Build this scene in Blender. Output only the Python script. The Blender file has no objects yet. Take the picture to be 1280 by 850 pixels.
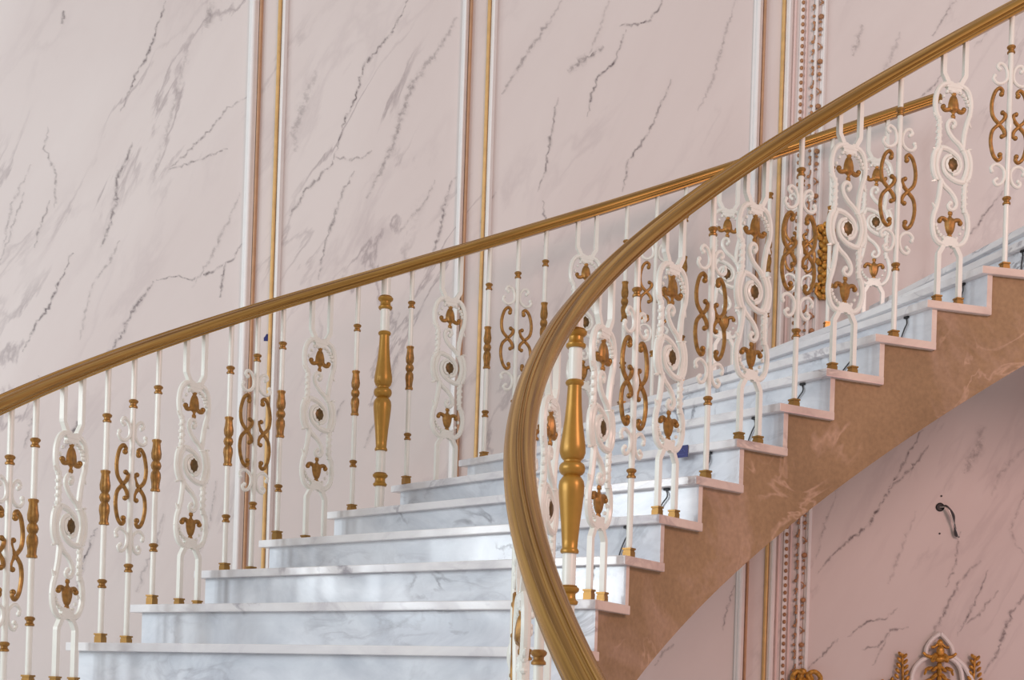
import bpy, bmesh, math, random
from mathutils import Vector, Matrix
R = random.Random(7)
PI = math.pi
scn = bpy.context.scene
C = scn.collection

# ------------------------------------------------------------------ camera, world, lights
ROLL = 0.03114
cam = bpy.data.cameras.new('camera'); camo = bpy.data.objects.new('camera', cam); C.objects.link(camo)
cam.sensor_fit = 'HORIZONTAL'; cam.sensor_width = 36.0; cam.lens = 1700 / 1280 * 36
cam.shift_y = 461.2 / 1280; cam.clip_end = 200
c_, s_ = math.cos(ROLL), math.sin(ROLL)
camo.matrix_world = Matrix(((c_, -s_, 0, 0), (0, 0, -1, 0), (s_, c_, 0, 0), (0, 0, 0, 1)))
scn.camera = camo

w = bpy.data.worlds.new('world'); scn.world = w; w.use_nodes = True
w.node_tree.nodes['Background'].inputs[0].default_value = (0.97, 0.98, 0.98, 1)
w.node_tree.nodes['Background'].inputs[1].default_value = 0.47

def area(name, loc, target, size, sy, power, col):
    l = bpy.data.lights.new(name, 'AREA'); l.shape = 'RECTANGLE'; l.size = size; l.size_y = sy
    l.energy = power; l.color = col
    o = bpy.data.objects.new(name, l); C.objects.link(o); o.location = loc
    o.rotation_euler = (Vector(target) - Vector(loc)).to_track_quat('-Z', 'Y').to_euler()
    return o
for wy, wp in ((-2.2, 145), (0.2, 140), (2.6, 100)):
    area('window_daylight', (-7.4, wy, 2.6), (0.6, 6.0, 1.5), 1.0, 3.4, wp, (0.88, 0.95, 1.0))
area('warm_light', (4.4, 0.2, 3.4), (1.2, 6.0, 1.0), 1.6, 1.6, 160, (1.0, 0.60, 0.53))
area('warm_light', (5.2, 3.4, -0.6), (2.6, 7.0, 0.2), 1.2, 1.2, 15, (1.0, 0.38, 0.50))  # added unseen pink fill, stands in for light bounced off the pink walls
scn.view_settings.view_transform = 'Standard'; scn.view_settings.look = 'None'
scn.view_settings.gamma = 1.0; scn.view_settings.use_curve_mapping = False
scn.view_settings.exposure = 0.0

# ------------------------------------------------------------------ materials
def mat(name):
    m = bpy.data.materials.new(name); m.use_nodes = True
    nt = m.node_tree; b = nt.nodes['Principled BSDF']
    return m, nt, b
def N(nt, t, **kw):
    n = nt.nodes.new(t)
    for k, v in kw.items(): setattr(n, k, v)
    return n
def ramp(nt, stops):
    r = N(nt, 'ShaderNodeValToRGB'); e = r.color_ramp.elements
    while len(e) < len(stops): e.new(0.5)
    for i, (p, c) in enumerate(stops):
        e[i].position = p; e[i].color = (c[0], c[1], c[2], 1) if hasattr(c, '__len__') else (c, c, c, 1)
    return r
def mix(nt, fac, a, b, mode='MIX'):
    m = N(nt, 'ShaderNodeMix', data_type='RGBA', blend_type=mode)
    for s, v in ((m.inputs[0], fac), (m.inputs[6], a), (m.inputs[7], b)):
        if hasattr(v, 'links') or hasattr(v, 'is_linked'): nt.links.new(v, s)
        elif isinstance(v, (int, float)): s.default_value = v
        else: s.default_value = (*v, 1)
    return m.outputs[2]
def mul(nt, a, b, op='MULTIPLY', clamp=False):
    m = N(nt, 'ShaderNodeMath', operation=op, use_clamp=clamp)
    for s, v in ((m.inputs[0], a), (m.inputs[1], b)):
        if isinstance(v, (int, float)): s.default_value = v
        else: nt.links.new(v, s)
    return m.outputs[0]
def coords(nt, rot=(0, 0, 0), scale=(1, 1, 1)):
    t = N(nt, 'ShaderNodeTexCoord'); mp = N(nt, 'ShaderNodeMapping')
    mp.inputs['Rotation'].default_value = rot; mp.inputs['Scale'].default_value = scale
    nt.links.new(t.outputs['Object'], mp.inputs[0]); return mp.outputs[0]
def noise(nt, vec, scale, detail=4, rough=0.5, dist=0.0):
    n = N(nt, 'ShaderNodeTexNoise'); n.inputs['Scale'].default_value = scale
    n.inputs['Detail'].default_value = detail; n.inputs['Roughness'].default_value = rough
    n.inputs['Distortion'].default_value = dist
    nt.links.new(vec, n.inputs['Vector']); return n.outputs[0]
def vein_fac(nt, vec, scale, width, dist, mscale, m0, m1, detail=5):
    n = noise(nt, vec, scale, detail, 0.55, dist)
    d = mul(nt, n, 0.5, 'SUBTRACT'); a = mul(nt, d, 0, 'ABSOLUTE')
    r = ramp(nt, [(0, 1.0), (width, 0.0)]); nt.links.new(a, r.inputs[0])
    k = noise(nt, vec, mscale, 2); rk = ramp(nt, [(m0, 0.0), (m1, 1.0)]); nt.links.new(k, rk.inputs[0])
    return mul(nt, r.outputs[0], rk.outputs[0])

WALL_ROT = (0, math.radians(62 - 90), 0)
def wall_colour(nt):
    """pale rose faux marble; veins run steeply up to the right"""
    v0 = coords(nt, (0, math.radians(-27), 0)); mp = N(nt, 'ShaderNodeMapping'); mp.inputs['Scale'].default_value = (1.0, 1.0, 0.28)
    nt.links.new(v0, mp.inputs[0]); v = mp.outputs[0]
    cl = noise(nt, v, 1.3, 6, 0.6, 0.4)
    base = ramp(nt, [(0.30, (0.670, 0.592, 0.566)), (0.62, (0.730, 0.664, 0.636))]); nt.links.new(cl, base.inputs[0])
    f1 = vein_fac(nt, v, 2.4, 0.016, 0.5, 2.6, 0.52, 0.66, 8)
    f2 = vein_fac(nt, v, 4.5, 0.05, 0.4, 2.4, 0.48, 0.70, 8)
    c = mix(nt, mul(nt, f2, 0.30), base.outputs[0], (0.40, 0.33, 0.34))
    return mix(nt, mul(nt, f1, 0.55), c, (0.26, 0.21, 0.22))
m_wall, nt, b = mat('rose_marble_paint')
nt.links.new(wall_colour(nt), b.inputs['Base Color']); b.inputs['Roughness'].default_value = 0.5
def vein_material():
    m, nt, b = mat('rose_marble_vein')
    uv = N(nt, 'ShaderNodeUVMap'); sp = N(nt, 'ShaderNodeSeparateXYZ'); nt.links.new(uv.outputs[0], sp.inputs[0])
    d = mul(nt, mul(nt, sp.outputs[1], 0.5, 'SUBTRACT'), 0, 'ABSOLUTE')
    r = ramp(nt, [(0.0, 1.0), (0.14, 0.85), (0.26, 0.30), (0.5, 0.0)]); nt.links.new(d, r.inputs[0])
    v = coords(nt); n = noise(nt, v, 30, 6, 0.7); rn = ramp(nt, [(0.40, 0.15), (0.56, 1.0)]); nt.links.new(n, rn.inputs[0])
    f = mul(nt, mul(nt, r.outputs[0], rn.outputs[0]), sp.outputs[0])
    nt.links.new(mix(nt, f, wall_colour(nt), (0.11, 0.085, 0.09)), b.inputs['Base Color'])
    b.inputs['Roughness'].default_value = 0.5
    return m
m_vein = vein_material()
def marble(name, hi, lo, vein):
    m, nt, b = mat(name)
    v = coords(nt, (0.3, 0.5, 0.4), (1, 1, 1.6))
    cl = noise(nt, v, 2.6, 7, 0.62, 0.8)
    base = ramp(nt, [(0.33, lo), (0.60, hi)]); nt.links.new(cl, base.inputs[0])
    f1 = vein_fac(nt, v, 2.2, 0.03, 1.0, 2.4, 0.50, 0.66, 8)
    f2 = vein_fac(nt, v, 5.0, 0.06, 0.8, 3.0, 0.46, 0.7, 8)
    c = mix(nt, mul(nt, f2, 0.40), base.outputs[0], vein)
    c = mix(nt, mul(nt, f1, 0.75), c, (vein[0] * .6, vein[1] * .6, vein[2] * .62))
    nt.links.new(c, b.inputs['Base Color']); b.inputs['Roughness'].default_value = 0.12
    b.inputs['Specular IOR Level'].default_value = 0.6
    return m
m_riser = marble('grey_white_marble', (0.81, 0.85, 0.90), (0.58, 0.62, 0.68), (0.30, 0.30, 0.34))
m_tread = marble('white_marble', (0.84, 0.83, 0.83), (0.70, 0.69, 0.71), (0.40, 0.36, 0.42))
def plain(name, col, rough=0.4, metal=0.0, var=0.0, spec=0.5, vs=20, bump=0.0):
    m, nt, b = mat(name)
    b.inputs['Roughness'].default_value = rough; b.inputs['Metallic'].default_value = metal
    b.inputs['Specular IOR Level'].default_value = spec
    v = coords(nt); n = noise(nt, v, vs, 4)
    r = ramp(nt, [(0.3, tuple(x * (1 - var) for x in col)), (0.7, tuple(min(1, x * (1 + var)) for x in col))])
    nt.links.new(n, r.inputs[0]); nt.links.new(r.outputs[0], b.inputs['Base Color'])
    if bump:
        bp = N(nt, 'ShaderNodeBump'); bp.inputs['Strength'].default_value = bump; bp.inputs['Distance'].default_value = 0.003
        nt.links.new(noise(nt, v, vs * 4, 3), bp.inputs['Height']); nt.links.new(bp.outputs[0], b.inputs['Normal'])
    return m
m_white = plain('cream_white_enamel', (0.82, 0.82, 0.75), 0.26, 0, 0.03)
m_gold = plain('antique_gold_paint', (0.33, 0.165, 0.038), 0.40, 0.45, 0.35, 0.5, 60)
m_dark_gold = plain('dark_bronze_gold', (0.13, 0.075, 0.022), 0.42, 0.5, 0.3, 0.5, 90)
m_post = plain('bright_gold_paint', (0.42, 0.22, 0.035), 0.36, 0.4, 0.12, 0.5, 15)
m_foot = plain('brass_foot', (0.34, 0.18, 0.045), 0.3, 0.6, 0.15)
m_trimw = plain('white_moulding_paint', (0.84, 0.81, 0.79), 0.5, 0, 0.02)
m_trimg = plain('gold_moulding_line', (0.70, 0.45, 0.18), 0.45, 0.2, 0.12)
m_trimb = plain('copper_moulding_line', (0.52, 0.30, 0.17), 0.5, 0.1, 0.1)
m_trimp = plain('rose_pilaster_paint', (0.80, 0.62, 0.58), 0.5, 0, 0.02)
m_bead = plain('copper_bead', (0.42, 0.21, 0.10), 0.45, 0.2, 0.3, 0.5, 50)
m_orn = plain('bright_gilding', (0.50, 0.25, 0.04), 0.38, 0.35, 0.5, 0.5, 60)
m_black = plain('black_rubber', (0.015, 0.015, 0.017), 0.5)
m_cable = plain('grey_cable', (0.05, 0.05, 0.055), 0.5)
m_steel = plain('pale_wire', (0.6, 0.58, 0.55), 0.35, 0.3)
m_blue = plain('blue_film', (0.012, 0.016, 0.14), 0.5, 0, 0.1)
m_label = plain('pale_blue_print', (0.06, 0.08, 0.30), 0.4)
m_floor = marble('floor_marble', (0.75, 0.72, 0.69), (0.6, 0.57, 0.55), (0.4, 0.36, 0.35))
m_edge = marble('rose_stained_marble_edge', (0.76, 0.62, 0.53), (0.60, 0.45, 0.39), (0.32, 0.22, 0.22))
# handrail: gold paint with lengthwise streaks (uv.y runs round the profile, uv.x along the rail)
m_rail, nt, b = mat('streaked_gold_handrail')
uv = N(nt, 'ShaderNodeUVMap'); mp = N(nt, 'ShaderNodeMapping'); mp.inputs['Scale'].default_value = (1.0, 60, 1)
nt.links.new(uv.outputs[0], mp.inputs[0])
r = ramp(nt, [(0.34, (0.20, 0.092, 0.018)), (0.5, (0.38, 0.20, 0.042)), (0.68, (0.62, 0.37, 0.10))])
nt.links.new(noise(nt, mp.outputs[0], 1.0, 5, 0.6), r.inputs[0]); nt.links.new(r.outputs[0], b.inputs['Base Color'])
b.inputs['Metallic'].default_value = 0.6; b.inputs['Roughness'].default_value = 0.27
# plaster of the open stair side
m_plaster, nt, b = mat('brown_plaster')
v = coords(nt, (0, 0, 0), (1, 1, 1)); n1 = noise(nt, v, 2.2, 6, 0.6, 0.3)
r = ramp(nt, [(0.32, (0.255, 0.158, 0.080)), (0.62, (0.345, 0.218, 0.115))]); nt.links.new(n1, r.inputs[0])
f = vein_fac(nt, v, 3.0, 0.035, 1.6, 2.5, 0.52, 0.60, 3)
c = mix(nt, mul(nt, f, 0.6), r.outputs[0], (0.58, 0.38, 0.27))
f3 = noise(nt, v, 1.1, 5, 0.65, 1.2); rf3 = ramp(nt, [(0.52, 0.0), (0.60, 0.45)]); nt.links.new(f3, rf3.inputs[0])
c = mix(nt, rf3.outputs[0], c, (0.47, 0.31, 0.225))
n2 = noise(nt, v, 60, 3); r2 = ramp(nt, [(0.3, 0.88), (0.7, 1.08)]); nt.links.new(n2, r2.inputs[0])
nt.links.new(mix(nt, 1.0, c, r2.outputs[0], 'MULTIPLY'), b.inputs['Base Color']); b.inputs['Roughness'].default_value = 0.8

# ------------------------------------------------------------------ mesh helpers
def catmull(P, n=6, closed=False):
    P = [Vector(p) for p in P]; out = []
    L = len(P); rng = range(L if closed else L - 1)
    for i in rng:
        p0 = P[(i - 1) % L] if closed or i > 0 else P[0] * 2 - P[1]
        p1 = P[i]; p2 = P[(i + 1) % L]
        p3 = P[(i + 2) % L] if closed or i + 2 < L else P[-1] * 2 - P[-2]
        for j in range(n):
            t = j / n
            out.append(0.5 * ((2 * p1) + (p2 - p0) * t + (2 * p0 - 5 * p1 + 4 * p2 - p3) * t * t + (3 * p1 - p0 - 3 * p2 + p3) * t ** 3))
    if not closed: out.append(P[-1])
    return out
class MB:
    def __init__(s): s.v = []; s.f = []; s.mi = []; s.uv = None; s.cur = 0
    def add(s, vs, fs):
        o = len(s.v); s.v += [tuple(v) for v in vs]; s.f += [tuple(i + o for i in f) for f in fs]; s.mi += [s.cur] * len(fs); return s
    def box(s, c, d, M=None):
        x, y, z = c; a, b_, e = d[0] / 2, d[1] / 2, d[2] / 2
        vs = [Vector((x + i * a, y + j * b_, z + k * e)) for i in (-1, 1) for j in (-1, 1) for k in (-1, 1)]
        if M: vs = [M @ v for v in vs]
        return s.add(vs, [(0, 1, 3, 2), (4, 6, 7, 5), (0, 4, 5, 1), (2, 3, 7, 6), (0, 2, 6, 4), (1, 5, 7, 3)])
    def hexa(s, p):            # bottom 4 then top 4, both going round the same way
        return s.add(p, [(3, 2, 1, 0), (4, 5, 6, 7), (0, 1, 5, 4), (1, 2, 6, 5), (2, 3, 7, 6), (3, 0, 4, 7)])
    def tube(s, P, r, n=8, flat=1.0, side=Vector((0, 1, 0))):
        """tube round a path; side = the direction kept as one axis of the section (flat scales it)"""
        P = [Vector(p) for p in P]; L = len(P); vs = []; fs = []
        for i, p in enumerate(P):
            t = (P[min(i + 1, L - 1)] - P[max(i - 1, 0)]).normalized()
            a = side - t * side.dot(t)
            a = a.normalized() if a.length > 1e-4 else t.orthogonal().normalized()
            b_ = t.cross(a)
            rr = r(i / (L - 1)) if callable(r) else r
            for k in range(n):
                q = 2 * PI * (k + 0.5) / n
                vs.append(p + a * math.cos(q) * rr * flat + b_ * math.sin(q) * rr)
        for i in range(L - 1):
            for k in range(n):
                k2 = (k + 1) % n; fs.append((i * n + k, i * n + k2, (i + 1) * n + k2, (i + 1) * n + k))
        fs.append(tuple(range(n - 1, -1, -1))); fs.append(tuple((L - 1) * n + k for k in range(n)))
        return s.add(vs, fs)
    def lathe(s, prof, c=(0, 0, 0), n=20, axis='z', lobes=0, depth=0.0, sx=1.0, sy=1.0, rot=0.0):
        vs = []; fs = []; cx, cy, cz = c
        for r, z in prof:
            for k in range(n):
                a = 2 * PI * k / n + rot; rr = r * (1 + depth * math.cos(lobes * a)) if lobes else r
                x, y = rr * math.cos(a) * sx, rr * math.sin(a) * sy
                vs.append((cx + x, cy + y, cz + z) if axis == 'z' else (cx + x, cy - z, cz + y))
        m = len(prof)
        for i in range(m - 1):
            for k in range(n):
                k2 = (k + 1) % n; fs.append((i * n + k, i * n + k2, (i + 1) * n + k2, (i + 1) * n + k))
        fs.append(tuple(range(n - 1, -1, -1))); fs.append(tuple((m - 1) * n + k for k in range(n)))
        return s.add(vs, fs)
    def ball(s, c, r, sx=1, sy=1, sz=1, n=8, m=5, rot=0.0):
        cr, sr = math.cos(rot), math.sin(rot); vs = []; fs = []
        for i in range(m + 1):
            ph = PI * i / m
            for k in range(n):
                a = 2 * PI * k / n; q = max(math.sin(ph), 0.02)
                x, y, z = r * sx * q * math.cos(a), r * sy * q * math.sin(a), -r * sz * math.cos(ph)
                vs.append((c[0] + x * cr - z * sr, c[1] + y, c[2] + x * sr + z * cr))
        for i in range(m):
            for k in range(n):
                k2 = (k + 1) % n; fs.append((i * n + k, i * n + k2, (i + 1) * n + k2, (i + 1) * n + k))
        fs.append(tuple(range(n - 1, -1, -1))); fs.append(tuple(m * n + k for k in range(n)))
        return s.add(vs, fs)
    def build(s, name, m, parent=None, smooth=True, angle=40):
        me = bpy.data.meshes.new(name); me.from_pydata(s.v, [], s.f)
        for q in (m if isinstance(m, (list, tuple)) else [m]): me.materials.append(q)
        me.polygons.foreach_set('material_index', s.mi)
        if smooth:
            me.polygons.foreach_set('use_smooth', [True] * len(me.polygons))
            try: me.set_sharp_from_angle(angle=math.radians(angle))
            except Exception: pass
        me.update()
        o = bpy.data.objects.new(name, me); C.objects.link(o)
        if parent: o.parent = parent
        return o
def fix_normals(o):
    bm = bmesh.new(); bm.from_mesh(o.data); bmesh.ops.recalc_face_normals(bm, faces=bm.faces); bm.to_mesh(o.data); bm.free(); return o
def tag(o, label=None, cat=None, group=None, kind=None):
    if label: o['label'] = label
    if cat: o['category'] = cat
    if group: o['group'] = group
    if kind: o['kind'] = kind
    return o
def empty(name, loc=(0, 0, 0), rz=0.0):
    o = bpy.data.objects.new(name, None); C.objects.link(o); o.location = loc; o.rotation_euler = (0, 0, rz)
    o.empty_display_size = 0.1; return o
def copy_thing(root, loc, rz):
    r_ = root.copy(); C.objects.link(r_); r_.location = loc; r_.rotation_euler = (0, 0, rz)
    for ch in root.children:
        c2 = ch.copy(); C.objects.link(c2); c2.parent = r_
        for g in ch.children:
            g2 = g.copy(); C.objects.link(g2); g2.parent = c2
    return r_
def at(px, py, Y):
    """point of the vertical plane at distance Y that stands at a place measured on the photo"""
    a = (px - 640) / 1700 * Y; b_ = -(py - 886.2) / 1700 * Y
    return Vector((a * c_ - b_ * s_, Y, a * s_ + b_ * c_))

# ------------------------------------------------------------------ the two curves of the staircase
H = 0.16; Z0 = 0.34625; HR = 0.96
def raw(side, k):
    t = (k - 4) / 10.0
    th = 2.5216 - 0.07771 * k - 0.04466 * t * t - 0.09304 * t ** 3
    if side == 'A':
        th += 0.07229 + 0.01984 * t - 0.03394 * t * t + 0.04641 * t ** 3
        r_ = 4.48741 - 0.18603 * t - 0.60533 * t * t + 0.20453 * t ** 3 + 0.41009 * t ** 4
    else:
        r_ = 2.77776 + 0.05859 * t - 0.28199 * t * t + 0.23871 * t ** 3 + 0.18187 * t ** 4
    return Vector((2.39782 + r_ * math.cos(th), 2.6421 + r_ * math.sin(th)))
LO, HI = -8.0, 12.0
def xy(side, k):
    if k < LO:
        d = raw(side, LO + .1) - raw(side, LO); return raw(side, LO) + d * 10 * (k - LO)
    if k > HI:
        d = raw(side, HI) - raw(side, HI - .1); return raw(side, HI) + d * 10 * (k - HI)
    return raw(side, k)
def frame(side, k):
    t = (xy(side, k + .05) - xy(side, k - .05)).normalized()
    return xy(side, k), t, Vector((-t.y, t.x))
def P(side, k, dn, z):
    q, t, n = frame(side, k); q = q + n * dn; return Vector((q.x, q.y, z))
KMIN, KMAX = -11, 11
FLOOR = Z0 + (KMIN - 1) * H
WALLY = 7.10

# ------------------------------------------------------------------ setting
mb = MB(); mb.box((0.5, WALLY + 0.1, (FLOOR + 6.5) / 2), (15, 0.2, 6.5 - FLOOR))
VEINS = [
 ([(207,0),(195,40),(187,65),(172,90),(150,140)],1.6,.8),([(165,178),(158,200),(145,225),(146,245),(138,280),(125,310)],2.6,.7),
 ([(310,120),(285,135),(255,170),(230,195),(205,215)],1.6,.5),([(285,185),(260,195),(235,205),(210,212)],1.5,.6),
 ([(193,350),(180,370),(165,390),(155,415),(130,450)],2.4,.9),([(305,300),(290,325),(265,340),(240,350),(215,345),(195,350)],1.5,.8),
 ([(280,328),(279,345),(275,372)],1.8,.7),([(90,318),(75,350),(60,385),(45,405),(28,440)],1.8,.75),
 ([(60,160),(55,185),(70,215),(68,260)],1.8,.45),([(42,310),(48,290),(62,250)],1.6,.5),([(40,205),(15,255),(3,315)],2,.35),
 ([(265,0),(258,35)],5,.35),([(80,14),(77,30)],2.5,.7),([(235,60),(215,140),(190,230)],2.5,.25),([(300,240),(265,320),(240,360)],2,.35),
 ([(150,300),(135,330),(118,350)],2,.4),([(0,330),(10,300),(30,240)],1.6,.4),([(120,345),(108,385),(100,425)],1.8,.35),
 ([(510,0),(490,40),(470,65),(455,80),(447,115),(432,150),(420,190),(417,200)],1.7,1.0),
 ([(417,200),(400,220),(385,235),(362,270)],1.8,.6),([(420,196),(435,200),(452,197),(465,188)],1.6,.55),
 ([(572,20),(555,50),(530,85),(515,105),(500,150),(488,190),(470,225),(458,248)],3.6,.50),
 ([(442,213),(425,250),(415,280),(405,310),(398,350)],1.7,.55),([(570,220),(560,240),(550,290),(535,330)],2,.6),
 ([(396,90),(380,130),(368,165),(370,190)],5,.32),([(545,225),(530,255),(500,290)],2,.35),
 ([(828,0),(822,13),(809,27),(784,32),(774,33)],1.7,.8),([(784,36),(767,80),(746,97),(739,122),(734,146)],1.7,.75),
 ([(756,57),(733,72),(710,90)],4,.65),([(703,0),(682,34),(653,76),(627,118)],2.4,.5),([(697,122),(689,169),(681,215),(672,240)],1.8,.65),
 ([(839,100),(830,122),(809,169),(786,198),(778,240)],1.8,.75),([(919,0),(889,105),(872,139)],2.2,.35),([(678,250),(684,285),(680,320)],1.5,.6),
 ([(760,0),(745,50),(735,70)],2,.3),
 ([(1152,538),(1138,564),(1114,607),(1085,658),(1071,668),(1044,690),(1022,718)],2.0,.75),([(1160,556),(1150,572),(1128,597),(1110,612)],1.8,.6),
 ([(1229,530),(1222,560),(1205,592)],6,.45),([(1225,700),(1203,723),(1191,743),(1170,784),(1158,806)],2.6,.55),
 ([(1199,665),(1195,702),(1182,734)],1.8,.5),([(1248,739),(1223,768),(1201,784)],1.6,.6),([(1235,712),(1215,760),(1197,796)],1.6,.7),
 ([(1285,738),(1264,768),(1244,820),(1230,842)],2.6,.65),([(1122,760),(1105,775),(1085,776),(1059,796)],1.6,.6),
 ([(1136,784),(1114,788),(1097,808),(1077,812)],1.8,.75),([(1112,790),(1100,815),(1090,832)],1.4,.5),([(1047,798),(1028,820),(1010,836)],1.8,.6),
 ([(918,732),(906,768),(904,788)],1.5,.6),([(843,806),(830,815),(818,832)],2,.55),([(1282,610),(1264,662),(1270,680),(1284,697)],1.8,.45),
 ([(1048,610),(1030,660),(1020,700)],1.6,.35),([(1145,640),(1130,680),(1110,730)],2.4,.3),([(1280,560),(1250,590),(1240,620)],3,.3),
 ([(1194,0),(1178,25),(1165,45)],1.6,.5),([(1180,92),(1165,108),(1150,122)],1.6,.6),([(1254,237),(1217,287),(1188,318)],1.5,.6),
 ([(1079,30),(1072,50),(1066,70)],3.5,.45),([(1126,40),(1112,75),(1095,105)],3,.3),([(1215,60),(1235,40),(1262,0)],2,.3),
 ([(620,240),(606,262),(600,290)],1.6,.5),([(100,520),(90,545),(80,560)],2.4,.8),([(120,660),(105,700),(95,740)],2.2,.8),
 ([(335,520),(320,540)],1.8,.5),([(430,500),(415,530),(400,545)],2,.45),([(50,470),(42,520),(30,560)],2,.5),([(205,640),(190,690),(170,740)],2.2,.4),
 ([(500,440),(480,500),(455,560)],2,.4),([(270,600),(262,650),(250,690)],1.6,.4),
]
mb.cur = 1; vuv = {}
VR = random.Random(3)
for pts, wd, st in VEINS:
    ps = []
    for i in range(len(pts) - 1):
        (x0, y0), (x1, y1) = pts[i], pts[i + 1]; L = math.hypot(x1 - x0, y1 - y0); n = max(2, int(L / 4))
        for j in range(n):
            t = j / n; ps.append((x0 + (x1 - x0) * t + VR.gauss(0, .9), y0 + (y1 - y0) * t + VR.gauss(0, .9)))
    ps.append(pts[-1]); W = [at(x, y, WALLY - 0.0002 - 0.00001 * VEINS.index((pts, wd, st))) for x, y in ps]; base = len(mb.v); vs = []; uvs = []
    for i, q in enumerate(W):
        t = (W[min(i + 4, len(W) - 1)] - W[max(i - 4, 0)]).normalized(); nn = Vector((-t.z, 0, t.x))
        e = math.sin(PI * min(1, (i + .5) / len(W)) ) ** .5
        hw = wd * 1.7 / 243 * (0.6 + 0.8 * VR.random()) * (0.35 + 0.65 * e)
        vs += [q - nn * hw, q + nn * hw]; stv = min(1, st * 1.35) * (0.60 + 0.45 * VR.random()) * (0.4 + 0.6 * e); uvs += [(stv, 0), (stv, 1)]
    for i, u in enumerate(uvs): vuv[base + i] = u
    mb.add(vs, [(2 * i, 2 * i + 2, 2 * i + 3, 2 * i + 1) for i in range(len(W) - 1)])
wall = mb.build('wall_back', [m_wall, m_vein], smooth=False); tag(wall, kind='structure')
ul = wall.data.uv_layers.new(name='UVMap')
for lp in wall.data.loops:
    ul.data[lp.index].uv = vuv.get(lp.vertex_index, (0, 0))
fl = MB(); fl.box((0.5, 0.5, FLOOR - 0.1), (15, 13.4, 0.2)); tag(fl.build('floor', m_floor, smooth=False), kind='structure')

# vertical mouldings on the wall (measured at the top edge of the photo)
trim_no = [0]
def strip(x0, x1, m, depth, kind='round'):
    a, b_ = at(x0, 0, WALLY).x, at(x1, 0, WALLY).x
    # the top-edge measurement belongs to a height; a plumb strip keeps that x
    wdt = b_ - a; mbs = MB(); z0, z1 = FLOOR, 6.3; prof = []
    if kind == 'round':
        for i in range(9):
            q = PI * i / 8; prof.append((a + wdt * (0.5 - 0.5 * math.cos(q)), -depth * (0.25 + 0.75 * math.sin(q))))
    elif kind == 'ogee':
        prof = [(a, -depth * .35), (a + wdt * .12, -depth * .5), (a + wdt * .2, -depth * .5), (a + wdt * .28, -depth * .85), (a + wdt * .42, -depth), (a + wdt * .6, -depth), (a + wdt * .72, -depth * .8), (a + wdt * .8, -depth * .45), (b_, -depth * .3)]
    else: prof = [(a, -depth), (b_, -depth)]
    prof = [(a, 0.01)] + prof + [(b_, 0.01)]
    vs = [(x, WALLY + y, z) for z in (z0, z1) for x, y in prof]; n = len(prof)
    fs = [(i, i + 1, n + i + 1, n + i) for i in range(n - 1)] + [tuple(range(n - 1, -1, -1)), tuple(range(n, 2 * n))]
    mbs.add(vs, fs); trim_no[0] += 1
    o = mbs.build('trim_%d' % trim_no[0], m, angle=50); tag(o, kind='structure'); return o
for off, (a0, a1, b0, b1, g0, g1, w0, w1) in enumerate([(313,325,325.5,330.5,348.5,353,354,361),(579,587,587.5,592.5,610,614.5,615,622.5),(943,954,954.5,959,978,982.5,983,991)]):
    strip(a0, a1, m_trimw, 0.035, 'ogee'); strip(b0, b1 - .8, m_trimb, 0.022)
    strip(g0, g1, m_trimg, 0.02); strip(w0, w1, m_trimw, 0.026, 'ogee')
strip(993, 996.5, m_trimp, 0.012); strip(1028, 1035, m_trimw, 0.018, 'ogee'); strip(1008, 1011, m_trimp, 0.01)

# beaded band and leaf garland of the decorated pilaster
ZT = at(1003, 0, WALLY).z
bx = at(1004, 0, WALLY).x
t = empty('beaded_moulding', (bx, WALLY, FLOOR)); tag(t, 'straight string of small copper beads running up the pink wall left of the leafy garland', 'moulding')
m1 = MB(); m1.box((-.003, -0.003, (6.2 - FLOOR) / 2), (0.020, 0.012, 6.2 - FLOOR)); m1.build('fillet', m_trimw, t, smooth=False)
m1 = MB(); z = 0.02
while z < 5.6: m1.ball((0, -0.012, z), 0.0095, 1, 0.9, 1.15, 8, 5); z += 0.038
tag(m1.build('bead_string', m_bead, t), kind='stuff')
gx = at(1021, 0, WALLY).x
t = empty('leaf_garland', (gx, WALLY, FLOOR)); tag(t, 'vertical garland of small copper leaves and berries climbing the pink wall', 'garland')
m1 = MB(); m1.tube([(0, -0.008, 0.0), (0, -0.008, 6.0)], 0.0095, 8); m1.build('stem', m_trimw, t)
m1 = MB(); per = 0.234; base = (ZT - FLOOR) % per - 0.09; gr = random.Random(5)
z = base - per
while z < 5.8:
    for dx, dz, r_ in ((.022,.0,.017),(.020,-.028,.009),(.020,-.066,.013),(.022,-.095,.008),(-.014,.055,.010),(-.016,0.0,.010),(-.014,-.033,.010),(-.013,-.068,.010),(-.018,-.135,.011),(.028,-.16,.009)):
        if z + dz > 0.02: m1.ball((dx + gr.uniform(-.002, .002), -0.014, z + dz), r_ * .8, 1.1, .7, 1.0, 7, 5, gr.uniform(-.6, .6))
    for (u0, v0, u1, v1) in ((-.016,-.135,-.008,-.10),(.010,-.14,.028,-.16),(.014,-.175,.028,-.16),(-.014,-.03,-.014,-.068),(-.02,.03,-.012,.055)):
        if z + min(v0, v1) > 0.02: m1.tube([(u0, -.014, z + v0), ((u0 + u1) / 2 + .003, -.018, (z + v0 + z + v1) / 2), (u1, -.014, z + v1)], .0035, 6)
    z += per
tag(m1.build('leaves', m_bead, t), kind='stuff')

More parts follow.
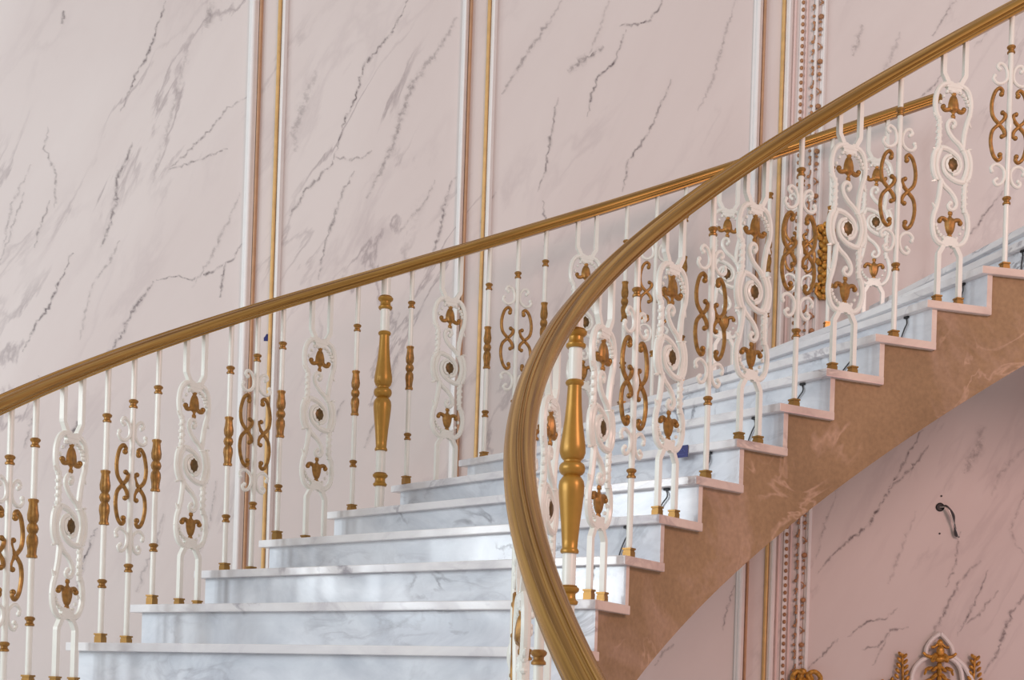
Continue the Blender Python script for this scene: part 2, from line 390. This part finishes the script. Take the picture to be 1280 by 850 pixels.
def gilded_cluster(mbx, cx, cz, wx, hz, n, seed, y=-0.03, rmin=.010, rmax=.022):
    g = random.Random(seed)
    for i in range(n):
        q = g.uniform(-1, 1); s = g.uniform(-1, 1)
        if i % 2 and i: q = -lastq; s = lasts
        lastq, lasts = q, s
        rr = g.uniform(rmin, rmax); rot = math.atan2(q * wx, s * hz + .001) * -1
        mbx.ball((cx + q * wx, y - g.uniform(0, .012), cz + s * hz), rr, .7, .8, 1.5, 8, 5, -rot)
q = at(1029, 330, WALLY)
t = empty('wall_ornament', (q.x, WALLY, q.z)); tag(t, 'upright gilded leaf ornament on the wall seen between the near balusters', 'ornament')
m1 = MB(); m1.tube([(0, -.01, -.19), (0, -.012, .19)], .018, 8)
for s in range(9):
    zz = -.17 + s * .043; wv = .022 + .010 * math.sin(s * 1.9)
    m1.ball((wv, -.025, zz), .019, .8, .8, 1.3, 8, 5, -.6); m1.ball((-wv, -.025, zz), .019, .8, .8, 1.3, 8, 5, .6)
    m1.ball((0, -.035, zz + .02), .016, 1, .8, 1, 8, 5)
for sg in (-1, 1):
    m1.tube(catmull([(0, -.02, .10), (sg * .03, -.03, .13), (sg * .045, -.03, .17), (sg * .02, -.03, .19), (sg * .012, -.03, .165)]), .008, 6)
    m1.tube(catmull([(0, -.02, -.10), (sg * .03, -.03, -.12), (sg * .04, -.03, -.16), (sg * .018, -.03, -.18)]), .008, 6)
m1.build('acanthus_spray', m_orn, t)

# gilded capital just entering at the bottom of the garland
q = at(1003, 848, WALLY)
t = empty('gilded_capital', (q.x, WALLY, q.z)); tag(t, 'gilded scrolled cap under the foot of the leafy wall garland, at the bottom edge', 'ornament')
m1 = MB()
for sg, sc in ((1, 1.0), (-1, .7)):
    m1.tube(catmull([(0, -.03, -.16), (sg * .05 * sc, -.035, -.06), (sg * .085 * sc, -.04, 0), (sg * .055 * sc, -.04, .035), (sg * .02 * sc, -.04, .02), (sg * .03 * sc, -.04, -.01)]), .013, 8)
    for i in range(5):
        m1.ball((sg * (.035 + .012 * i) * sc, -.035, .01 - .03 * i), .017, .7, .8, 1.5, 8, 5, sg * .7)
m1.ball((-.01, -.04, .035), .02, 1.2, .8, .9); m1.ball((-.02, -.04, .01), .02); m1.ball((0, -.04, -.02), .025)
m1.build('scrollwork', m_orn, t)

# arched cartouche low on the right of the wall
q = at(1171, 850, WALLY); Kc = 243.0
def cp(x, y, d=-.02): return Vector(((x - 1171) / Kc, d, -(y - 850) / Kc))
t = empty('wall_cartouche', (q.x, WALLY, q.z)); tag(t, 'arched white and gold wall cartouche at the lower right, crowned by a gilded flower', 'ornament')
m1 = MB()
m1.tube(catmull([cp(1172, 791), cp(1163, 798), cp(1156, 808), cp(1154, 820)]), .0115, 8)
m1.tube(catmull([cp(1172, 791), cp(1180, 799), cp(1187, 809), cp(1189, 820)]), .0115, 8)
m1.tube(catmull([cp(1158, 821), cp(1148, 827), cp(1140, 838), cp(1137, 855), cp(1138, 890), cp(1146, 930)]), .012, 8)
m1.tube(catmull([cp(1184, 821), cp(1194, 828), cp(1200, 840), cp(1202, 860), cp(1201, 890), cp(1194, 930)]), .012, 8)
m1.tube(catmull([cp(1190, 820), cp(1202, 830), cp(1210, 842), cp(1218, 856), cp(1230, 870)]), .012, 8)
m1.tube(catmull([cp(1146, 930), cp(1158, 946), cp(1171, 950), cp(1184, 946), cp(1194, 930)]), .012, 8)
m1.build('arch_moulding', m_trimw, t)
m1 = MB()
for sg in (-1, 1):
    m1.tube(catmull([cp(1171, 824, -.03), cp(1171 + sg * 9, 822, -.035), cp(1171 + sg * 16, 820, -.035), cp(1171 + sg * 21, 816, -.035)]), lambda u: .013 * (1 - u * .5), 8)
    m1.tube(catmull([cp(1171, 802, -.03), cp(1171 + sg * 6, 808, -.035), cp(1171 + sg * 11, 809, -.035)]), .008, 8)
    m1.ball(cp(1171 + sg * 7, 822, -.04), .022, .8, .8, 1.3, 8, 5, sg * .5)
m1.ball(cp(1171, 804, -.035), .017, 1, .8, 1.3); m1.ball(cp(1171, 814, -.045), .022, 1, .8, 1.4); m1.ball(cp(1171, 824, -.045), .026, 1.3, .8, .7)
m1.build('crest_flower', m_orn, t)
m1 = MB()
for sg in (-1, 1):
    for x, y, r_, ro in ((5,836,.016,.9),(13,836,.015,1.2),(17,841,.010,.4),(6,846,.018,.8),(14,852,.018,1.1),(5,860,.02,.8),(16,868,.02,1.1),(8,880,.022,.9),(4,900,.022,.4)):
        m1.ball(cp(1171 + sg * x, y, -.03), r_, .7, .8, 1.6, 8, 5, sg * ro)
for y in (832, 840, 850, 862, 876, 892, 910): m1.ball(cp(1171, y, -.035), .018, .8, .9, 1.3)
m1.build('inner_spray', m_orn, t)
for sg in (-1, 1):
    m1 = MB(); cx = 1171 + sg * 46
    m1.tube([cp(cx, 818), cp(cx - sg * 1, 840), cp(cx - sg * 3, 880)], .007, 6)
    for i in range(9):
        y = 819 + i * 7; wv = 3 + min(i, 4) * .9
        m1.ball(cp(cx - wv, y, -.025), .012, .8, .8, 1.4, 7, 5, .7); m1.ball(cp(cx + wv, y + 2, -.025), .012, .8, .8, 1.4, 7, 5, -.7)
    m1.build('side_plume', m_orn, t)
m1 = MB()
for sg in (-1, 1):
    for i in range(5):
        m1.ball(cp(1171 + sg * (58 + i * 6), 851 + (i % 2) * 3 + i * 1.5, -.02), .010, 1, .8, 1.2); m1.ball(cp(1171 + sg * (60 + i * 6), 858 + i * 2, -.02), .009)
m1.build('bead_swag', m_orn, t)

# cable outlet in the wall
q = at(1175, 634, WALLY)
t = empty('cable_outlet', (q.x, WALLY, q.z)); tag(t, 'round black hole in the pink wall below the stair with bare wires dangling out', 'cable outlet')
m1 = MB(); m1.lathe([(.0, .001), (.021, .001), (.023, .003), (.020, .006), (.017, .0025), (.0, .002)], (0, 0, 0), 20, 'y'); m1.build('hole_sleeve', m_black, t)
for j, (dx, mm) in enumerate(((0, m_cable), (.006, m_cable), (-.004, m_steel), (.012, m_cable))):
    m1 = MB(); K2 = 1 / 243
    m1.tube(catmull([(dx * .3, -.002, 0), (.025, -.03, -.002 + dx * .5), (.050 + dx, -.035, -.04), (.068 + dx * (1 - j % 2), -.03, -.085), (.088 - dx, -.02, -.145), (.092 + dx * .7, -.018, -.155)]), .0032, 6)
    m1.build('wire', mm, t)
for (dx, dz) in ((.005, .058), (.002, -.138)):
    m1 = MB(); m1.lathe([(0, 0), (.005, .0), (.005, .003), (0, .003)], (dx, 0, dz), 10, 'y'); m1.build('screw_plug', m_black, t)
q = at(334, 422, WALLY)
m1 = MB(); m1.add([(-.017, 0, -.018), (.017, 0, -.018), (.017, 0, .004), (.008, 0, .018), (-.004, 0, .018), (-.010, 0, .006), (-.017, 0, -.002)] , [(0, 1, 2, 3, 4, 5, 6)])
m1.add([(-.017, -.003, -.018), (.017, -.003, -.018), (.017, -.003, .004), (.008, -.003, .018), (-.004, -.003, .018), (-.010, -.003, .006), (-.017, -.003, -.002)], [(0, 1, 2, 3, 4, 5, 6)])
n = 7; m1.f += [(i, (i + 1) % n, n + (i + 1) % n, n + i) for i in range(n)]; m1.mi += [0] * n
o = m1.build('sticker', m_blue, smooth=False); o.location = (q.x, WALLY, q.z); tag(o, 'small torn blue tape scrap stuck on the pale wall behind the far balusters', 'sticker')

# ------------------------------------------------------------------ staircase
stair = empty('staircase', (0, 0, 0))
tag(stair, 'curved marble staircase sweeping up to the right with brown plaster side', 'staircase')
DB, DA = -0.049, 0.086; TH = 0.030; OV = 0.13; RT = 0.10
def over(side, k, d):      # move d metres along the stair from k, in step units
    g = (xy(side, k + .5) - xy(side, k - .5)).length; return d / g
def quad(k0, k1, z0, z1, dB, dA, sub=1, zfun=None):
    pass
def slab(k, z0, z1, f0, f1, dB, dA):
    """block across the stair between fronts f0 and backs f1 (metres past nosing line k)"""
    a, b_ = P('B', k + over('B', k, f0), dB, 0), P('A', k + .04 + over('A', k, f0), dA, 0)
    c, d = P('A', k + .04 + f1[1], dA, 0), P('B', k + f1[0], dB, 0)
    if k == KMAX:          # the last step opens on to the landing: its front line fans out
        a += Vector((-.02, -.07, 0)); b_ += Vector((-.09, .10, 0)); c.y += .08
    lo = [Vector((v.x, v.y, z0)) for v in (a, b_, c, d)]; hi = [Vector((v.x, v.y, z1)) for v in (a, b_, c, d)]
    return lo + hi
for k in range(KMIN, KMAX + 1):
    zt = Z0 + k * H + (.03 if k == KMAX else 0)
    m1 = MB(); m1.hexa(slab(k, zt - TH, zt, 0.0, (1 + over('B', k, .045), 1 + over('A', k, .045)), DB, DA))
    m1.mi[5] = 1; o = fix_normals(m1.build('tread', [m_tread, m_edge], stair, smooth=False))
    bv = o.modifiers.new('bevel', 'BEVEL'); bv.width = 0.003; bv.segments = 2
    m1 = MB(); m1.hexa(slab(k, Z0 + (k - 1) * H, zt - TH, 0.030, (over('B', k, .052), over('A', k, .052)), DB + .012, DA - .035))
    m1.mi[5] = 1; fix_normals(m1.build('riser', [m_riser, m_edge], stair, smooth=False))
# plaster core: stepped on top, smooth ramp underneath
m1 = MB(); SB, SA = DB + .020, DA - .05; TK = 0.50
for k in range(KMIN, KMAX + 1):
    zt = Z0 + k * H - TH; ns = 5
    sb = [k + over('B', k, .050) + (1 + over('B', k + 1, .050) - over('B', k, .050)) * i / ns for i in range(ns + 1)]
    sa = [k + .04 + over('A', k, .050) + (1 + over('A', k + 1, .050) - over('A', k, .050)) * i / ns for i in range(ns + 1)]
    for i in range(ns):
        b0, b1, a0, a1 = sb[i], sb[i + 1], sa[i], sa[i + 1]
        zb = lambda s: max(Z0 + s * H - TK, FLOOR)
        if zb(b0) >= zt: continue
        v = [P('B', b0, SB, zb(b0)), P('A', a0, SA, zb(b0)), P('A', a1, SA, zb(b1)), P('B', b1, SB, zb(b1)),
             P('B', b0, SB, zt), P('A', a0, SA, zt), P('A', a1, SA, zt), P('B', b1, SB, zt)]
        fs = [(3, 2, 1, 0), (4, 5, 6, 7), (1, 2, 6, 5), (3, 0, 4, 7)]
        if i == 0: fs.append((0, 1, 5, 4))
        if i == ns - 1: fs.append((2, 3, 7, 6))
        m1.add(v, fs)
o = m1.build('plaster_side', m_plaster, stair, smooth=False)
bm = bmesh.new(); bm.from_mesh(o.data); bmesh.ops.remove_doubles(bm, verts=bm.verts, dist=1e-5); bmesh.ops.recalc_face_normals(bm, faces=bm.faces); bm.to_mesh(o.data); bm.free()
o['label'] = 'bare brown plaster side of the stair'

# upper landing the stair arrives at, outside the photo on the right
m1 = MB(); zl = Z0 + KMAX * H + .027
m1.box(((2.50 + 7.0) / 2, (5.40 + WALLY - .01) / 2, zl - .05), (4.5, WALLY - .01 - 5.40, .10)); m1.build('landing_slab', m_tread, stair, smooth=False)
m1 = MB(); m1.box(((2.62 + 7.0) / 2, (5.44 + WALLY - .01) / 2, zl - .15), (4.38, WALLY - .01 - 5.44, .10)); m1.build('landing_underside', m_plaster, stair, smooth=False)

# ------------------------------------------------------------------ handrails
PROF = [(0, .0295), (.0018, .0298), (.0042, .0335), (.0066, .0325), (.0085, .0282), (.0115, .0290), (.0200, .0272), (.0255, .0242), (.0265, .0212), (.0300, .0205), (.0355, .0160), (.0392, .0100), (.0410, .0025), (.0400, -.0045), (.0345, -.0075), (.0335, -.0105), (.0362, -.0130), (.0355, -.0165), (.0325, -.0185), (.0265, -.0190), (.0245, -.0220), (.0240, -.0285), (0, -.0305)]
def handrail(name, side, k0, k1, label, cap0=False, cap1=False):
    m1 = MB(); rs = .86 if side == 'A' else .94; pr_ = [(x * rs, z * rs) for x, z in PROF]; prof = pr_ + [(-x, z) for x, z in pr_[-2:0:-1]]; n = len(prof)
    per = [0]
    for i in range(n): a, b_ = prof[i], prof[(i + 1) % n]; per.append(per[-1] + math.hypot(a[0] - b_[0], a[1] - b_[1]))
    ks = [k0 + (k1 - k0) * i / 220 for i in range(221)]
    secs = []
    for k in ks: secs.append((k, 1.0, 0.0))
    if cap1:
        g = (xy(side, k1) - xy(side, k1 - 1)).length
        for i in range(1, 7):
            q = i / 6 * PI / 2; secs.append((k1 + .03 * math.sin(q) / g, max(math.cos(q), .05), 0))
    vs = []; us = []; dist = 0; prev = None
    for k, sc, _ in secs:
        q, t_, nn = frame(side, k)
        slope = H / (xy(side, k + .5) - xy(side, k - .5)).length
        c = Vector((q.x, q.y, Z0 + k * H + HR + 0.0)); tt = Vector((t_.x, t_.y, slope)).normalized(); side3 = Vector((nn.x, nn.y, 0)); up = tt.cross(side3) * -1
        if up.z < 0: up = -up
        if prev: dist += (c - prev).length
        prev = c
        for j, (x, z) in enumerate(prof): vs.append(c + side3 * x * sc + up * z * sc); us.append((dist, per[j]))
    L = len(secs); fs = []; fu = []
    for i in range(L - 1):
        for j in range(n):
            j2 = (j + 1) % n; fs.append((i * n + j, i * n + j2, (i + 1) * n + j2, (i + 1) * n + j))
            fu.append([(us[i * n + j][0], per[j]), (us[i * n + j][0], per[j + 1]), (us[(i + 1) * n + j][0], per[j + 1]), (us[(i + 1) * n + j][0], per[j])])
    fs.append(tuple(range(n))); fs.append(tuple((L - 1) * n + j for j in range(n))); fu += [[(0, 0)] * n] * 2
    m1.add(vs, fs); o = m1.build(name, m_rail, angle=28)
    ul = o.data.uv_layers.new(name='UVMap')
    for p_, u in zip(o.data.polygons, fu):
        for li, uvv in zip(p_.loop_indices, u): ul.data[li].uv = uvv
    fix_normals(o); tag(o, label, 'handrail'); return o
handrail('handrail', 'A', KMIN + .3, 11.45, 'thinner brown-gold handrail of the far balustrade, running in front of the wall', cap1=True)
handrail('handrail', 'B', KMIN + .3, 11.6, 'broad moulded golden handrail sweeping round the near inner side of the stair', cap1=True)

# ------------------------------------------------------------------ balusters (local x runs up the stair, z from the tread)
def collar(z, r_=.0155, m=m_gold, parent=None):
    m1 = MB(); m1.lathe([(.009, -.016), (r_, -.014), (r_, -.009), (r_ * .72, -.004), (r_ * .72, .001), (r_ * 1.05, .006), (r_ * 1.12, .011), (r_ * .9, .015), (.009, .017)], (0, 0, z), 16)
    return m1.build('collar', m, parent)
def foot(x, parent, w=.030):
    m1 = MB(); m1.box((x, 0, .012), (w, w, .024)); m1.box((x, 0, .027), (w * .9, w * .9, .006)); m1.box((x, 0, .033), (w * 1.1, w * 1.1, .006))
    o = m1.build('foot', m_foot, parent, smooth=False); return o
OB, OAP, OAE, OAO = .507, .713, .201 - .085, .201 + .085
def top(o_, u=0, slope=.5): return HR + o_ * H - .022 + u * slope

def make_spindle(o_):
    t = empty('spindle_baluster')
    m1 = MB(); m1.lathe([(.0105, .02), (.0105, top(o_))], n=12); m1.build('shaft', m_white, t)
    m1 = MB(); prof = [(.010, -.098), (.0165, -.096), (.0165, -.090), (.0135, -.084), (.0145, -.065), (.0178, -.045), (.0165, -.028), (.011, -.017), (.0150, -.012), (.0182, 0), (.0150, .012), (.011, .017), (.0165, .028), (.0178, .045), (.0145, .065), (.0130, .084), (.0160, .090), (.0160, .096), (.010, .098)]
    m1.lathe(prof, (0, 0, .518), 32, lobes=8, depth=.075); m1.build('sleeve', m_gold, t)
    collar(.80, parent=t); collar(.212, parent=t); foot(0, t); return t
SLOPE = {'A': .49, 'B': .68}
def make_scroll(o_, side):
    t = empty('scroll_baluster')
    m1 = MB(); m1.lathe([(.0105, .02), (.0105, .55), (.015, .565), (.0165, .582), (.015, .598), (.0105, .612), (.0105, top(o_))], n=12); m1.build('shaft', m_white, t)
    C1 = [(-.047, .797), (-.058, .806), (-.047, .820), (-.026, .812), (-.014, .787), (-.016, .760), (-.034, .743), (-.056, .740), (-.073, .754), (-.069, .768)]
    G1 = [(-.036, .700), (-.033, .714), (-.047, .722), (-.066, .702), (-.078, .655), (-.072, .610), (-.046, .582), (-.024, .560), (-.018, .540), (-.030, .533)]
    for sg in (-1, 1):
        for fl_ in (1, -1):
            g = lambda L: catmull([(sg * -x, 0, .58 + fl_ * (z - .58)) for x, z in L])
            m1 = MB(); m1.tube(g(C1), .0068, 8, 1.0); e = C1[-1]; m1.ball((sg * -e[0], 0, .58 + fl_ * (e[1] - .58)), .0088)
            e = C1[0]; m1.ball((sg * -e[0], 0, .58 + fl_ * (e[1] - .58)), .0085); m1.build('white_scroll', m_white, t)
            m1 = MB(); m1.tube(g(G1), .0076, 8, 1.0)
            for e, rr in ((G1[0], .0105), (G1[-1], .0095)): m1.ball((sg * -e[0], 0, .58 + fl_ * (e[1] - .58)), rr)
            m1.ball((sg * .079, 0, .58 + fl_ * .068), .0075); m1.build('gold_scroll', m_gold if sg * fl_ > 0 else m_gold, t)
    collar(.88, parent=t); collar(.282, parent=t); foot(0, t); return t
def flower_bm(m1, z, fl_):
    k = fl_
    prof = [(.005, -.052), (.010, -.048), (.0105, -.040), (.0065, -.036), (.0075, -.029), (.012, -.025), (.0215, -.020), (.0240, -.010), (.0225, .008), (.0180, .024), (.0130, .034), (.0085, .038), (.0110, .043), (.0110, .050), (.006, .054)]
    if k < 0: prof = [(r_, -zz) for r_, zz in prof][::-1]
    m1.lathe(prof, (0, 0, z), 24, lobes=6, depth=.10, sx=.95, sy=.60)
    for sg in (-1, 1):
        m1.tube(catmull([(sg * .012, 0, z - k * .012), (sg * .027, 0, z - k * .020), (sg * .040, 0, z - k * .020), (sg * .048, 0, z - k * .011)]), lambda u: .0090 - .001 * u, 8)
        m1.ball((sg * .046, 0, z - k * .010), .0105)
def make_panel(o_, side):
    t = empty('scrollwork_panel'); sl = SLOPE[side]; CV = .5515
    for up in (0, 1):      # square-bar fork: legs, splayed neck and the small plate
        m1 = MB(); V = (lambda z: 2 * CV - z) if up else (lambda z: z)
        for sg in (-1, 1):
            m1.tube([(sg * .048, 0, top(o_, sg * .048, sl) if up else .02), (sg * .048, 0, V(.194)), (sg * .0475, 0, V(.200)), (sg * .030, 0, V(.230)), (sg * .026, 0, V(.236)), (sg * .010, 0, V(.239))], .0125, n=4)
        m1.box((0, 0, V(.243)), (.070, .018, .018)); m1.box((0, 0, V(.257)), (.060, .016, .016))
        m1.build('fork', m_white, t, smooth=False)
    # oval ring halves and side bars (the lower half repeats the upper one turned half round)
    def both(f):
        f(lambda x, z: (x, 0, z)); f(lambda x, z: (-x, 0, 2 * CV - z))
    m1 = MB()
    def ring(g):
        m1.tube(catmull([g(-.024, .866), g(-.050, .858), g(-.070, .836), g(-.080, .800), g(-.079, .762), g(-.071, .736), g(-.062, .722)]), .0108, 8)
        m1.tube(catmull([g(.024, .866), g(.050, .858), g(.068, .838), g(.077, .800), g(.074, .758), g(.063, .724), g(.053, .68), g(.047, .63), g(.046, .612)]), .0108, 8)
        m1.tube(catmull([g(-.062, .732), g(-.060, .69), g(-.060, .65), g(-.062, .612)]), .0100, 8)
        m1.tube(catmull([g(-.062, .612), g(-.078, .590), g(-.084, .553), g(-.080, .515), g(-.066, .485)]), .0105, 8)
    def leaves(g):
        for i in range(9): z = .722 - i * .0125; m1.ball(g(-.062 + (.008 if i % 2 else -.006), z), .0085, 1, 1.1, .9, 6, 4)
        for i in range(7): a = .15 + i * .24; m1.ball(g(.064 * math.cos(a) , .785 + .058 * math.sin(a)), .0085, 1, 1.1, 1, 6, 4)
        for (x, z, x2, z2) in ((-.078,.735,-.088,.745),(.070,.725,.082,.708),(.060,.618,.080,.600),(-.062,.612,-.086,.606),(-.070,.485,-.088,.478),(.078,.79,.088,.792)):
            m1.tube([g(x, z), g((x + x2) / 2, (z + z2) / 2 - .002), g(x2, z2)], lambda u: .0075 * (1 - u * .65), 6)
        m1.ball(g(-.030, .835), .0085, 1, 1, 1, 6, 4); m1.ball(g(-.045, .815), .007, 1, 1, 1, 6, 4); m1.ball(g(-.058, .79), .007, 1, 1, 1.2, 6, 4)
    both(ring)
    for z in (.262, 2 * CV - .262): m1.ball((0, 0, z), .010, 3.0, .9, 1.3, 12, 6)
    both(leaves); m1.build('leafy_ring', m_white, t)
    m1 = MB()
    def scr(g):
        m1.tube(catmull([g(.002, .700), g(.010, .712), g(.002, .725), g(-.014, .724), g(-.025, .706), g(-.020, .682), g(.002, .656), g(.032, .634), g(.058, .600), g(.068, .558), g(.062, .522), g(.050, .490)]), lambda u: .0078 + .0032 * u, 8)
        m1.ball(g(.001, .701), .0105)
        m1.tube(catmull([g(-.056, .612), g(-.030, .613), g(.002, .603), g(.030, .582), g(.040, .552), g(.028, .524), g(.004, .514)]), lambda u: .0115 - .0040 * u, 8)
    both(scr); m1.lathe([(.024, -.009), (.031, -.005), (.031, .005), (.024, .009)], (0, 0, CV), 20, 'y'); m1.build('spiral_scroll', m_white, t)
    for z, k in ((.784, -1), (2 * CV - .784, 1)):
        m1 = MB(); flower_bm(m1, z, -k); m1.build('flower', m_gold, t)
    m1 = MB()
    m1.lathe([(.004, -.013), (.013, -.013), (.023, -.008), (.0255, 0), (.023, .008), (.013, .013), (.004, .013)], (0, 0, CV), 24, 'y', lobes=8, depth=.05, sy=1.15)
    m1.build('rosette', m_dark_gold, t)
    foot(-.048, t, .028); foot(.048, t, .028); return t
def make_post(o_):
    t = empty('newel_baluster')
    m1 = MB(); m1.lathe([(.021, .0), (.021, .30), (.018, .31), (.018, .80), (.0205, .81), (.0205, top(o_))], n=24); m1.build('shaft', m_white, t)
    m1 = MB()
    prof = [(.018, .288), (.027, .290), (.0285, .296), (.026, .302), (.0235, .306), (.025, .33), (.029, .38), (.0345, .43), (.0385, .470), (.0395, .492), (.037, .508), (.029, .520), (.025, .524), (.033, .529), (.038, .536), (.040, .546), (.038, .556), (.033, .562), (.026, .566), (.0265, .571), (.034, .578), (.0395, .594), (.0390, .615), (.034, .648), (.0280, .69), (.0235, .74), (.0215, .785), (.0215, .796), (.0265, .800), (.0285, .806), (.026, .812), (.020, .815)]
    m1.lathe(prof, n=32); m1.build('vase', m_post, t)
    for z in (.163, .940):
        m1 = MB(); m1.lathe([(.020, -.030), (.027, -.029), (.0305, -.024), (.0305, -.018), (.025, -.014), (.0225, -.006), (.0225, .004), (.027, .008), (.0325, .013), (.0335, .020), (.030, .024), (.0255, .0255), (.0275, .028), (.020, .031)], (0, 0, z), 24); m1.build('collar', m_post, t)
    m1 = MB(); m1.box((0, 0, .010), (.055, .055, .020)); m1.lathe([(.027, .02), (.027, .030), (.021, .040)], n=20); m1.build('foot', m_foot, t, smooth=False); return t

ORD = ['first', 'second', 'third', 'fourth', 'fifth', 'sixth', 'seventh', 'eighth', 'ninth', 'tenth', 'eleventh', 'twelfth', 'thirteenth', 'fourteenth']
WHERE = {'A': 'far balustrade, counting rightwards from the left edge', 'B': 'near balustrade, counting up from the golden post'}
protos = {}; items = []
for k in range(-2, 11):
    items.append(('A', k, 'spindle', OAE if k % 2 == 0 else OAO))
    items.append(('A', k, 'panel' if k % 2 == 0 else ('post' if k == 3 else 'scroll'), OAP))
items.append(('A', -3, 'scroll', OAP))
for k in range(-7, 10):
    items.append(('B', k, 'panel' if k % 2 == 0 else ('post' if k == -1 else 'scroll'), OB))
items.sort(key=lambda i: (i[0], i[1] + i[3]))
cnt = {}
NAMES = {'spindle': ('slim white spindle with golden sleeve', 'baluster'), 'scroll': ('slim baluster with golden side scrolls', 'baluster'), 'panel': ('white scrollwork panel with golden flowers', 'baluster panel'), 'post': ('', 'newel post')}
for side, k, typ, o_ in items:
    key = (typ, side if typ != 'post' else 'x', round(o_, 3))
    q, t_, nn = frame(side, k + o_); loc = (q.x, q.y, Z0 + k * H); rz = math.atan2(t_.y, t_.x)
    if key not in protos:
        t = {'spindle': lambda: make_spindle(o_), 'scroll': lambda: make_scroll(o_, side), 'panel': lambda: make_panel(o_, side), 'post': lambda: make_post(o_)}[typ]()
        t.location = loc; t.rotation_euler = (0, 0, rz); protos[key] = t
    else: t = copy_thing(protos[key], loc, rz)
    desc, cat = NAMES[typ]
    if typ == 'post':
        tag(t, 'stout golden vase post in the far balustrade, beside the steps at left centre' if side == 'A' else 'stout golden vase post in the near balustrade, just right of the sweeping handrail', cat, 'golden vase posts'); continue
    ck = (typ, 'low' if side == 'B' and k < 0 else side); n_ = cnt.get(ck, 0); cnt[ck] = n_ + 1
    if ck[1] == 'low': n_ = 2 - n_
    lab = f'{desc}, {ORD[n_]} of its kind ' + {'A': 'from left on far balustrade', 'B': 'above the near golden post', 'low': 'below the near golden post'}[ck[1]]
    tag(t, lab, cat, {'A': 'far', 'B': 'near'}[side] + ' balustrade ' + {'spindle': 'spindles', 'scroll': 'scroll balusters', 'panel': 'scrollwork panels'}[typ])

# ------------------------------------------------------------------ cables of the step lights, blue label
WORDS = {1: 'beside the lowest near panel', 2: 'first step above it'}
for i, k in enumerate(range(0, 11)):
    a, b_ = P('B', k + over('B', k, .030), DB + .012, 0), P('A', k + .04 + over('A', k, .030), DA - .035, 0)
    d = (b_ - a).normalized(); n = Vector((d.y, -d.x, 0))
    if n.y > 0: n = -n
    g_ = random.Random(k * 3 + 1); zt = Z0 + k * H - TH
    t = empty('light_cable', tuple(a + d * .13 + n * .001 + Vector((0, 0, zt))), math.atan2(d.y, d.x))
    m1 = MB(); m1.box((0, .004, -.004), (.022, .008, .008)); m1.build('plug', m_black, t, smooth=False)
    m1 = MB(); sw = g_.uniform(-.03, .035)
    m1.tube(catmull([(0, .004, -.008), (-.006, .007, -.03), (.008 + sw * .3, .007, -.05), (.03 + sw, .006, -.085), (.05 + sw * 1.8, .005, -H + TH + .004)]), .0028, 6); m1.build('wire', m_cable, t)
    tag(t, f'thin dark cable hanging down the {ORD[i]} marble riser counted up from the golden near post', 'cable', 'step light cables at the inner end of the risers')
# label stuck on a riser, behind the second near panel
k = 4
a, b_ = P('B', k + over('B', k, .030), DB + .012, 0), P('A', k + .04 + over('A', k, .030), DA - .035, 0)
d = (b_ - a).normalized(); n = Vector((d.y, -d.x, 0)); n = -n if n.y > 0 else n
pos = a + d * .235 + n * .034; zt = Z0 + k * H - TH
t = empty('sticker', (pos.x, pos.y, zt + .008), math.atan2(d.y, d.x)); tag(t, 'dark blue paper label on a tread edge, right of a near scrollwork panel', 'sticker')
m1 = MB(); m1.box((0, 0, 0), (.062, .002, .044)); m1.build('label_sheet', m_blue, t, smooth=False)
m1 = MB()
m1.tube([(-.018, .0012, -.002), (-.010, .0012, .008), (-.004, .0012, .002), (.004, .0012, .010)], .0012, 5); m1.tube([(-.016, .0012, -.012), (.012, .0012, -.010)], .001, 5); m1.build('print_marks', m_label, t)
